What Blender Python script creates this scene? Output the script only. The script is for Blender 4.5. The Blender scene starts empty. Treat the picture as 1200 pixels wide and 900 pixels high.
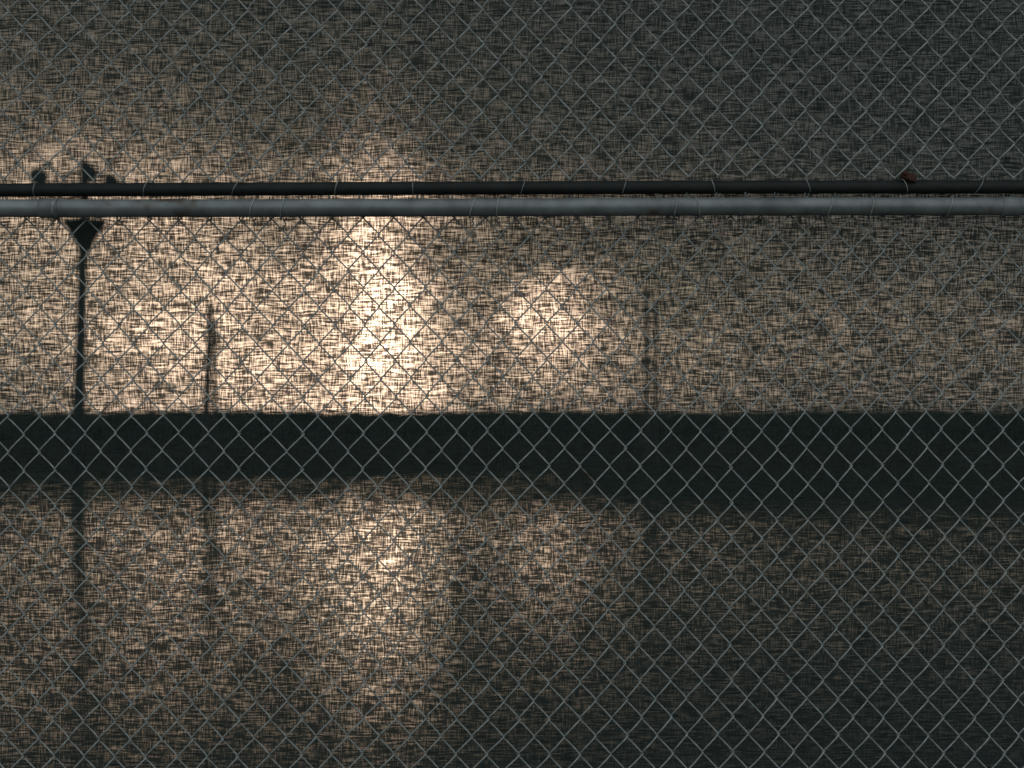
import bpy, math, random
import numpy as np
from mathutils import Vector
random.seed(4); rng=np.random.default_rng(4)
S=bpy.context.scene
S.view_settings.view_transform='Standard'; S.view_settings.look='None'; S.view_settings.exposure=0

D=3.5; F=1772.0; H=1.5; PM=F/D
def fx(px): return (px-600)/PM
def fz(py): return H-(py-515)/PM

# ------------------------------------------------------------ helpers
class NB:
    def __init__(s,nt): s.nt=nt
    def n(s,t,**k):
        x=s.nt.nodes.new(t)
        for a,b in k.items(): setattr(x,a,b)
        return x
    def link(s,a,b): s.nt.links.new(a,b)
    def put(s,sock,v):
        if hasattr(v,'is_linked') or isinstance(v,bpy.types.NodeSocket): s.link(v,sock)
        else: sock.default_value=v
    def m(s,op,a,b=0.0,c=None,clamp=False):
        x=s.n('ShaderNodeMath',operation=op,use_clamp=clamp)
        s.put(x.inputs[0],a); s.put(x.inputs[1],b)
        if c is not None: s.put(x.inputs[2],c)
        return x.outputs[0]
    def noise(s,vec,scale,detail=2,rough=.5,dist=0):
        x=s.n('ShaderNodeTexNoise'); s.link(vec,x.inputs['Vector'])
        x.inputs['Scale'].default_value=scale; x.inputs['Detail'].default_value=detail
        x.inputs['Roughness'].default_value=rough; x.inputs['Distortion'].default_value=dist
        return x.outputs['Fac']
    def mapping(s,vec,scale,rot=(0,0,0),loc=(0,0,0)):
        x=s.n('ShaderNodeMapping'); s.link(vec,x.inputs['Vector'])
        x.inputs['Scale'].default_value=scale; x.inputs['Rotation'].default_value=rot; x.inputs['Location'].default_value=loc
        return x.outputs[0]
    def ss(s,v,a,b,c=0.,d=1.):
        x=s.n('ShaderNodeMapRange',interpolation_type='SMOOTHSTEP')
        s.put(x.inputs[0],v)
        for i,k in enumerate((a,b,c,d)): s.put(x.inputs[i+1],k)
        return x.outputs[0]
    def vscale(s,col,f):
        x=s.n('ShaderNodeVectorMath',operation='SCALE'); s.put(x.inputs[0],col); s.put(x.inputs['Scale'],f); return x.outputs[0]
    def vadd(s,a,b):
        x=s.n('ShaderNodeVectorMath',operation='ADD'); s.put(x.inputs[0],a); s.put(x.inputs[1],b); return x.outputs[0]

def mat(name):
    m=bpy.data.materials.new(name); m.use_nodes=True; m.node_tree.nodes.clear()
    return m,NB(m.node_tree)

def simple(name,c1,c2,scale,rough=.6,metal=0.,bump=.0,detail=2,rust=None):
    m,b=mat(name); tc=b.n('ShaderNodeTexCoord').outputs['Object']
    f=b.noise(tc,scale,detail,.6)
    r=b.n('ShaderNodeValToRGB'); b.link(f,r.inputs[0])
    r.color_ramp.elements[0].position=.3; r.color_ramp.elements[1].position=.7
    r.color_ramp.elements[0].color=(*c1,1); r.color_ramp.elements[1].color=(*c2,1)
    col=r.outputs[0]
    if rust:
        g=b.noise(tc,rust[1],3,.7); k=b.ss(g,rust[2],rust[2]+.08)
        mx=b.n('ShaderNodeMix',data_type='RGBA'); b.link(k,mx.inputs[0]); b.link(col,mx.inputs[6]); mx.inputs[7].default_value=(*rust[0],1)
        col=mx.outputs[2]
    p=b.n('ShaderNodeBsdfPrincipled'); b.link(col,p.inputs['Base Color'])
    p.inputs['Roughness'].default_value=rough; p.inputs['Metallic'].default_value=metal
    if bump:
        bp=b.n('ShaderNodeBump'); bp.inputs['Strength'].default_value=bump; bp.inputs['Distance'].default_value=.002
        b.link(b.noise(tc,scale*4,2),bp.inputs['Height']); b.link(bp.outputs[0],p.inputs['Normal'])
    o=b.n('ShaderNodeOutputMaterial'); b.link(p.outputs[0],o.inputs[0])
    return m

def mesh_obj(name,v,f,m,parent=None,smooth=True):
    me=bpy.data.meshes.new(name); me.from_pydata(v,[],f); me.update()
    if smooth: me.polygons.foreach_set('use_smooth',[True]*len(me.polygons))
    o=bpy.data.objects.new(name,me); S.collection.objects.link(o); me.materials.append(m)
    if parent: o.parent=parent
    return o
def empty(name):
    o=bpy.data.objects.new(name,None); S.collection.objects.link(o); return o

def tube(P,r,sides,V,Fa,cap=False):
    P=np.asarray(P,float); n=len(P); T=np.gradient(P,axis=0); T/=np.linalg.norm(T,axis=1)[:,None]
    ref=np.array([0,1,0.]) if abs(T[:,1]).mean()<.8 else np.array([1.,0,0])
    A=np.cross(T,ref); A/=np.linalg.norm(A,axis=1)[:,None]; B=np.cross(T,A)
    rr=np.ones(n)*r if np.isscalar(r) else np.asarray(r)
    base=len(V)
    for i in range(n):
        for k in range(sides):
            a=2*math.pi*k/sides
            V.append(tuple(P[i]+rr[i]*(math.cos(a)*A[i]+math.sin(a)*B[i])))
    for i in range(n-1):
        for k in range(sides):
            k2=(k+1)%sides
            Fa.append((base+i*sides+k,base+i*sides+k2,base+(i+1)*sides+k2,base+(i+1)*sides+k))
    if cap:
        Fa.append(tuple(base+k for k in range(sides))[::-1]); Fa.append(tuple(base+(n-1)*sides+k for k in range(sides)))

# ------------------------------------------------------------ materials
M_wire=simple('galvanised_wire',(.26,.29,.30),(.50,.53,.53),60,.5,.3,rust=((.12,.07,.045),9,.66))
M_pipe=simple('galvanised_pipe',(.15,.165,.175),(.31,.34,.355),14,.45,.35,.3,3,rust=((.11,.07,.045),5,.62))
M_dark=simple('dark_painted_pipe',(.006,.009,.009),(.016,.02,.02),20,.7,.0,.3)
M_rust=simple('rusty_steel',(.06,.025,.018),(.12,.05,.035),60,.8,.2,.5)
M_ground=simple('gravel_soil',(.05,.045,.035),(.11,.10,.08),9,.95,0,.8)
M_land=simple('far_land',(.02,.025,.015),(.04,.045,.03),.05,1.)
M_mud=simple('marsh_mud',(.014,.017,.012),(.035,.036,.026),.2,1.)
M_tree=simple('far_foliage',(.012,.018,.014),(.03,.04,.025),.25,.95)
M_wood=simple('weathered_wood',(.02,.018,.016),(.05,.045,.04),3,.9)
for mm in (M_land,M_mud,M_tree):
    for nn in mm.node_tree.nodes:
        if nn.type=='BSDF_PRINCIPLED': nn.inputs['Specular IOR Level'].default_value=.0

# windscreen fabric : woven threads with real see-through gaps
def fabric(name,lo,hi,wts,gain,seed,lowdim,fb=(44,105),leak=.03):
    m,b=mat(name); tc=b.n('ShaderNodeTexCoord').outputs['Object']
    warp=b.n('ShaderNodeTexNoise'); b.link(tc,warp.inputs['Vector']); warp.inputs['Scale'].default_value=14; warp.inputs['Detail'].default_value=1
    wv=b.n('ShaderNodeVectorMath',operation='MULTIPLY_ADD'); b.link(warp.outputs['Color'],wv.inputs[0]); wv.inputs[1].default_value=(.010,.010,.010); b.link(tc,wv.inputs[2])
    v=wv.outputs[0]
    h1=b.noise(b.mapping(v,(20,1,300),loc=(seed,0,0)),1,1,.75)
    v1=b.noise(b.mapping(v,(310,1,30),loc=(seed,9,0)),1,1,.75)
    b1=b.noise(b.mapping(v,(fb[0],1,fb[1]),rot=(0,.12,0),loc=(seed,17,0)),1,2,.9)
    b2=b.noise(b.mapping(tc,(8,1,30),loc=(seed,21,0)),1,2,.75)
    def w(x,k): return b.m('MULTIPLY',b.m('SUBTRACT',x,.5),k)
    s=w(h1,wts[0])
    for x,k in ((v1,wts[1]),(b1,wts[2]),(b2,wts[3])): s=b.m('ADD',s,w(x,k))
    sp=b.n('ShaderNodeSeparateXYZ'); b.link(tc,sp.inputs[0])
    s=b.m('SUBTRACT',s,b.ss(sp.outputs[2],1.50,1.3,0.,lowdim))   # gaps closed up low down, added to dim the glow seen through
    t=b.ss(s,lo,hi,leak,1.0)
    t=b.m('MULTIPLY',t,gain)
    cr=b.n('ShaderNodeValToRGB'); b.link(h1,cr.inputs[0])
    cr.color_ramp.elements[0].position=.3; cr.color_ramp.elements[1].position=.75
    cr.color_ramp.elements[0].color=(.024,.040,.040,1); cr.color_ramp.elements[1].color=(.078,.105,.102,1)
    d=b.n('ShaderNodeBsdfDiffuse'); b.link(cr.outputs[0],d.inputs[0])
    tl=b.n('ShaderNodeBsdfTranslucent'); tl.inputs[0].default_value=(.05,.045,.035,1)
    a=b.n('ShaderNodeMixShader'); a.inputs[0].default_value=.25; b.link(d.outputs[0],a.inputs[1]); b.link(tl.outputs[0],a.inputs[2])
    tr=b.n('ShaderNodeBsdfTransparent')
    mx=b.n('ShaderNodeMixShader'); b.link(t,mx.inputs[0]); b.link(a.outputs[0],mx.inputs[1]); b.link(tr.outputs[0],mx.inputs[2])
    o=b.n('ShaderNodeOutputMaterial'); b.link(mx.outputs[0],o.inputs[0])
    return m
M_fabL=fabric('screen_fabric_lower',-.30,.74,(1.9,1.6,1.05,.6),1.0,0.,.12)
M_fabU=fabric('screen_fabric_upper',-.34,.86,(1.9,1.6,.6,.5),.85,31.,0.)

# water, with a dark matte mask added to dull its reflection towards marsh and right
m,b=mat('water'); tc=b.n('ShaderNodeTexCoord').outputs['Object']
p=b.n('ShaderNodeBsdfPrincipled'); p.inputs['Base Color'].default_value=(.010,.013,.011,1); p.inputs['Roughness'].default_value=.13; p.inputs['IOR'].default_value=1.24
p.inputs['Specular Tint'].default_value=(1,.90,.70,1)
bp=b.n('ShaderNodeBump'); bp.inputs['Strength'].default_value=.07; bp.inputs['Distance'].default_value=.05
b.link(b.noise(b.mapping(tc,(1.2,2.5,1)),1.5,2),bp.inputs['Height']); b.link(bp.outputs[0],p.inputs['Normal'])
sp=b.n('ShaderNodeSeparateXYZ'); b.link(tc,sp.inputs[0])
gy=b.ss(sp.outputs[1],10.,46.,-.25,.50)
gx=b.ss(sp.outputs[0],-1.,6.,0.,.26)
wn=b.noise(b.mapping(tc,(.9,.25,1)),1,3,.7)
k=b.ss(b.m('ADD',b.m('ADD',gy,gx),wn),.35,1.15)
df=b.n('ShaderNodeBsdfDiffuse'); df.inputs[0].default_value=(.02,.026,.016,1)
mxs=b.n('ShaderNodeMixShader'); b.link(k,mxs.inputs[0]); b.link(p.outputs[0],mxs.inputs[1]); b.link(df.outputs[0],mxs.inputs[2])
o=b.n('ShaderNodeOutputMaterial'); b.link(mxs.outputs[0],o.inputs[0]); M_water=m

# ------------------------------------------------------------ chain link
W0,W1=-3.4,3.4
def bend(x,z):
    return .0045*np.sin(2.1*x+1.3*z)+.003*np.sin(9*z+3*x)+.0015*np.sin(23*x+17*z), .005*np.sin(1.7*x+.4)+.0025*np.sin(7*x+5*z)
def link_mesh(name,z0,z1,w,h,front,back,r,parent,x_off,skew=0.):
    hw=w/2; hh=h/2; V=[];Fa=[]
    n=int((W1-W0)/hw); legs=int((z1-z0)/hh)
    sub=4; ov=.0022
    for i in range(n):
        P=[]
        jx=random.gauss(0,.0009); jz=random.gauss(0,.0008)
        for L in range(legs+1):
            for s in range(sub):
                t=s/sub
                if L==legs and s>0: break
                tri=(t if L%2==0 else 1-t)
                if i%2==1: tri=1-tri
                xx=W0+x_off+i*hw-ov+tri*(hw+2*ov)
                zz=z1-(L+t)*hh+jz
                rising=(L%2==0)!=(i%2==1)
                dep=back if rising else front
                k=math.sin(math.pi*t)
                k=k**.6 if k>0 else 0
                yy=(front+back)/2+(dep-(front+back)/2)*k
                P.append((xx+jx+skew*(zz-z0),yy,zz))
        P=np.array(P); dx,dz=bend(P[:,0],P[:,2]); P[:,0]+=dx; P[:,2]+=dz; P[:,1]+=.003*np.sin(3*P[:,0]+4*P[:,2])
        tube(P,r,6,V,Fa)
    for i in range(n+1):
        for zz in (z0,z1):
            x=W0+x_off+i*hw
            if (zz==z1 and i%2==0) or (zz==z0 and (i+legs)%2==0):
                s=-1 if zz==z1 else 1
                dx,dz=bend(x,zz)
                a=np.linspace(-.4,3.9,8)
                P=np.c_[x+dx+.0045*np.cos(a),(front+back)/2+.004*np.sin(a),zz+dz-s*.002+.006*np.sin(a*1.0)*-s]
                tube(P,r,5,V,Fa)
    return mesh_obj(name,V,Fa,M_wire,parent)
fence=empty('chain_link_fence')
zr=fz(245); zd=fz(219)
link_mesh('lower_wire_mesh',.05,zr-.018,.0710,.0830,-.003,.006,.0018,fence,0)
link_mesh('upper_wire_mesh',zd-.022,3.05,.0690,.0790,-.003,.012,.0018,fence,.012,skew=.02)

def pipe(name,P,r,m,sides=24,par=fence):
    V=[];Fa=[]; tube(P,r,sides,V,Fa,True); o=mesh_obj(name,V,Fa,m,par)
    return o
xs=np.linspace(-3.5,3.5,60)
pipe('middle_rail',np.c_[xs,-.026+0*xs,zr+.0012*np.sin(2*xs)+.001*xs],.0205,M_pipe)
pipe('dark_rail',np.c_[xs,.022+0*xs,zd+.0015*np.sin(1.5*xs+1)+.0025*xs],.0155,M_dark)
pipe('top_rail',np.c_[xs,-.026+0*xs,3.07+0*xs],.0205,M_pipe)
pipe('bottom_rail',np.c_[xs,.022+0*xs,.07+0*xs],.014,M_dark)
for px in (62,1180):
    x=fx(px); q=np.array([x-.022,x-.0215,x+.0215,x+.022]); zz=zr+.0012*math.sin(2*x)+.001*x
    pipe('rail_sleeve_%d'%px,np.c_[q,-.026+0*q,zz+0*q],[.0206,.0224,.0224,.0206],M_pipe)
V=[];Fa=[]
for px in list(range(-640,1900,237))+[345,580,822,970,72,1110]:
    x=fx(px+random.uniform(-12,12)); a=np.linspace(0,2*math.pi,22); tl=random.uniform(-.008,.008)
    zz=zr+.0012*math.sin(2*x)+.001*x
    tube(np.c_[x+tl*np.cos(a),-.022+.0265*np.sin(a)*1.0,zz+.0225*np.cos(a)],.0014,6,V,Fa)
    tube(np.c_[x+.002*np.cos(np.linspace(0,9,10)),.002+.002*np.sin(np.linspace(0,9,10)),zz-.02-np.linspace(0,.018,10)],.0016,6,V,Fa)
for px in range(-640,1900,113):
    x=fx(px+random.uniform(-20,20)); a=np.linspace(0,2*math.pi,18)
    zz=zd+.0015*math.sin(1.5*x+1)+.0025*x
    tube(np.c_[x+random.uniform(-.01,.01)*np.cos(a),.014+.024*np.sin(a),zz+.017*np.cos(a)],.0009,6,V,Fa)
mesh_obj('tie_wires',V,Fa,M_wire,fence)
def blob(name,c,s,m,par):
    bpy.ops.mesh.primitive_cube_add(size=1,location=c); o=bpy.context.object; o.name=name; o.scale=s
    o.data.materials.append(m); mo=o.modifiers.new('b','BEVEL'); mo.width=.25 ; mo.segments=3; o.parent=par; return o
o=blob('rusty_clamp',(fx(1066),.012,fz(207)),(.036,.03,.018),M_rust,fence); o.rotation_euler=(0,.35,0)
blob('rusty_clamp_bolt',(fx(1060),.0,fz(203)),(.01,.02,.01),M_rust,fence)
for k,x in enumerate((-1.62,1.62)):
    z=np.array([-.3,1.5,3.1,3.13])
    pipe('line_post_%d'%k,np.c_[x+0*z,.09+0*z,z],[.03,.03,.03,.01],M_pipe)

# ------------------------------------------------------------ privacy screen
scr=empty('privacy_screen')
def panel(name,z0,z1,m):
    nx,nz=180,80; V=[];Fa=[]
    for j in range(nz+1):
        for i in range(nx+1):
            x=-3.4+6.8*i/nx; z=z0+(z1-z0)*j/nz
            y=.046+.004*math.sin(5*x+2*z)+.003*math.sin(11*z+2*x)+.002*math.sin(23*x-7*z)
            V.append((x,y,z))
    for j in range(nz):
        for i in range(nx):
            a=j*(nx+1)+i; Fa.append((a,a+1,a+nx+2,a+nx+1))
    return mesh_obj(name,V,Fa,m,scr)
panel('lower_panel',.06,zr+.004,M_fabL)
panel('upper_panel',zr+.006,3.05,M_fabU)

# ------------------------------------------------------------ setting
V=[(-3000,-3000,0),(3000,-3000,0),(3000,.9,0),(-3000,.9,0),(3000,2.2,-.3),(-3000,2.2,-.3)]
mesh_obj('ground',V,[(0,1,2,3),(3,2,4,5)],M_ground,smooth=False)
mesh_obj('water',[(-3000,1.0,-.1),(3000,1.0,-.1),(3000,560,-.1),(-3000,560,-.1)],[(0,1,2,3)],M_water)
V=[];Fa=[]
nx=900
for i in range(nx+1):
    x=-300+600*i/nx
    e=54+8*math.exp(-((x-0)/14)**2)+1.8*math.sin(x*.35)+1.2*math.sin(x*1.1+1)+random.uniform(-3,3)+(7 if x>-7 else 0)*min(1,max(0,(x+7)/3))
    V+= [(x,e-.6,-.2),(x,e,-.05+random.uniform(0,.06)),(x,e+6,.05+random.uniform(0,.15)),(x,560,.15)]
for i in range(nx):
    for k in range(3):
        a=i*4+k; Fa.append((a,a+4,a+5,a+1))
mesh_obj('marsh',V,Fa,M_mud)
mesh_obj('far_shore',[(-3000,535,-.3),(3000,535,-.3),(3000,545,.8),(-3000,545,.8),(3000,4000,2),(-3000,4000,2)],[(0,1,2,3),(3,2,4,5)],M_land,smooth=False)
V=[];Fa=[]
for row in range(3):
    nx=1400; base=len(V); yb=548+row*14
    for i in range(nx+1):
        x=-450+900*i/nx
        h=11.3+.5*math.sin(x*.05+row)+.4*math.sin(x*.31+row*2)+random.uniform(-.7,.7)+row*.25
        for (yy,zz) in ((yb-3,.0),(yb-4+random.uniform(-1,1),h*.55),(yb-2+random.uniform(-1,1),h*.9),(yb+2,h),(yb+7,h*.8),(yb+9,0)):
            V.append((x,yy,zz))
    for i in range(nx):
        for k in range(5):
            a=base+i*6+k; Fa.append((a,a+6,a+7,a+1))
mesh_obj('distant_treeline',V,Fa,M_tree,smooth=False)

def pole(px,ptop,wpx,dist,crook=0.,cross=False,name='utility_pole'):
    x=(px-600)/F*dist; zt=H+(515-ptop)/F*dist; r=wpx/F*dist/2
    z=np.linspace(-.6,zt,10); V=[];Fa=[]
    tube(np.c_[x+crook*(z-zt*.5)/zt+.05*r*np.sin(z*3),dist-D+0*z,z],np.linspace(r*1.1,r*.75,10),10,V,Fa,True)
    if cross:
        q=np.linspace(-1,1,5); tube(np.c_[x+q*r*2.2,dist-D-r+0*q,zt*.86+0*q],r*.5,6,V,Fa,True)
    return mesh_obj(name,V,Fa,M_wood)
pole(243,355,9,80,.35); pole(252,380,6,82,0,True)
pole(758,340,6,80,0); pole(768,352,5,84,0)
for px,pt in ((402,446),(636,452),(848,455)):
    pole(px,pt,3,100,0,name='mooring_post')

# floodlight mast standing on the marsh
mast=empty('floodlight_mast'); MD=66.; q1=MD/F
def mx_(px): return (px-600)*q1
def mz_(py): return H+(515-py)*q1
z=np.array([-.4,mz_(480),mz_(400),mz_(292),mz_(284),mz_(240),mz_(192),mz_(189)])
x0=mx_(90); x1=mx_(100)
pipe('mast_pole',np.c_[x0+(x1-x0)*(z+.4)/(z[-1]+.4),MD-D+0*z,z],np.array([8.5,7.5,6,5,5,5,6,4])*q1,M_dark,16,mast)
z=np.array([mz_(296),mz_(282),mz_(270),mz_(262),mz_(259)])
pipe('mast_platform',np.c_[mx_(99)+0*z,MD-D+0*z,z],np.array([6,12,19,25,25])*q1,M_dark,12,mast)
xq=np.array([mx_(38),mx_(150)]); pipe('crossarm',np.c_[xq,MD-D-.3+0*xq,mz_(219)+0*xq],3.5*q1,M_dark,8,mast)
for k,(px,py,ww) in enumerate(((50,209,18),(108,204,18),(134,213,14))):
    a=np.array([-.5,.2,.3]); pipe('floodlight_head_%d'%k,np.c_[mx_(px)+0*a,MD-D-.3+a,mz_(py)+0*a],np.array([ww*.5,ww*.42,ww*.2])*q1,M_dark,14,mast)

# ------------------------------------------------------------ world
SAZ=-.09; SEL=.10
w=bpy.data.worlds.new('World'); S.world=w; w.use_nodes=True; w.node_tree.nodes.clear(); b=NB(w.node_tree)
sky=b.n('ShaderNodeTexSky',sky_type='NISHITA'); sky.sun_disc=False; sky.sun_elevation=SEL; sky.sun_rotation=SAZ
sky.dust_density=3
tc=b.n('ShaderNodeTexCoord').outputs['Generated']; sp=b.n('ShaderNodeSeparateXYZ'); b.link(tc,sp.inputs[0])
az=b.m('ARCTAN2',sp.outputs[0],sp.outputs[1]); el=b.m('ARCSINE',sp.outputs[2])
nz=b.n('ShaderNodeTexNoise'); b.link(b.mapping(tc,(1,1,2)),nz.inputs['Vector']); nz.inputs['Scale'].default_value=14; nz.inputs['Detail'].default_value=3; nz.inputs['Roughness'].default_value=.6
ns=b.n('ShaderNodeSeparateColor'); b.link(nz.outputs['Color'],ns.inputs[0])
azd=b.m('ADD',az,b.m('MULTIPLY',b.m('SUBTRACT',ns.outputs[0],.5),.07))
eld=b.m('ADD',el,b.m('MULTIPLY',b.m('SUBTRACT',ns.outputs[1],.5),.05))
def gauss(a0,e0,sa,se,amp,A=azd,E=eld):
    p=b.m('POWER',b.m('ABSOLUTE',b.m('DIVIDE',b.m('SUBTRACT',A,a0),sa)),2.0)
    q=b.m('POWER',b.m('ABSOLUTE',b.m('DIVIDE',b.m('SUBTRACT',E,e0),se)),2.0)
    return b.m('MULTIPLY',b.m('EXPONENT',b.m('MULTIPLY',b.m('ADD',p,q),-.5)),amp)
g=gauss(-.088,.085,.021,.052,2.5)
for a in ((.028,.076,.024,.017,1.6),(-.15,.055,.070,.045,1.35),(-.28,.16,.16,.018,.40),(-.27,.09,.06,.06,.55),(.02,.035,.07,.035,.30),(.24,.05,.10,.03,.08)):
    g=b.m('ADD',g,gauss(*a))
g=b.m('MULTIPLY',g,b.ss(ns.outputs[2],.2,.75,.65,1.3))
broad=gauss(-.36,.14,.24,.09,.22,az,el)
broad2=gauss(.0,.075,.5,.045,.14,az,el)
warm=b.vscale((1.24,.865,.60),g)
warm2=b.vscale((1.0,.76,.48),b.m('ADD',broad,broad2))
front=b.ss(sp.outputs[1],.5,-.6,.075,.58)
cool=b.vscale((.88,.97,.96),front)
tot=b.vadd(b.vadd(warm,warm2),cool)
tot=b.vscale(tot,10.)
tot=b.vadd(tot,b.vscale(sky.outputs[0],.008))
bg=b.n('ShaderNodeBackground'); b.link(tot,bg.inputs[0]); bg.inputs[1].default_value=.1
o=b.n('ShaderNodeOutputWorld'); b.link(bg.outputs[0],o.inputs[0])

# sun veiled by cloud: weak and broad
sl=bpy.data.lights.new('sun','SUN'); sl.energy=.008; sl.angle=math.radians(6); sl.color=(1,.76,.5)
so=bpy.data.objects.new('sun',sl); S.collection.objects.link(so)
d=Vector((math.sin(SAZ)*math.cos(SEL),math.cos(SAZ)*math.cos(SEL),math.sin(SEL)))
so.rotation_euler=(d).to_track_quat('Z','Y').to_euler(); so.location=(0,20,10)

cam=bpy.data.cameras.new('camera'); co=bpy.data.objects.new('camera',cam); S.collection.objects.link(co); S.camera=co
co.location=(0,-D,H); co.rotation_euler=(math.pi/2,0,0); cam.sensor_width=36; cam.lens=F/1200*36; cam.shift_y=65/1200
cam.clip_start=.05; cam.clip_end=8000
cam.dof.use_dof=True; cam.dof.focus_distance=D; cam.dof.aperture_fstop=3.2
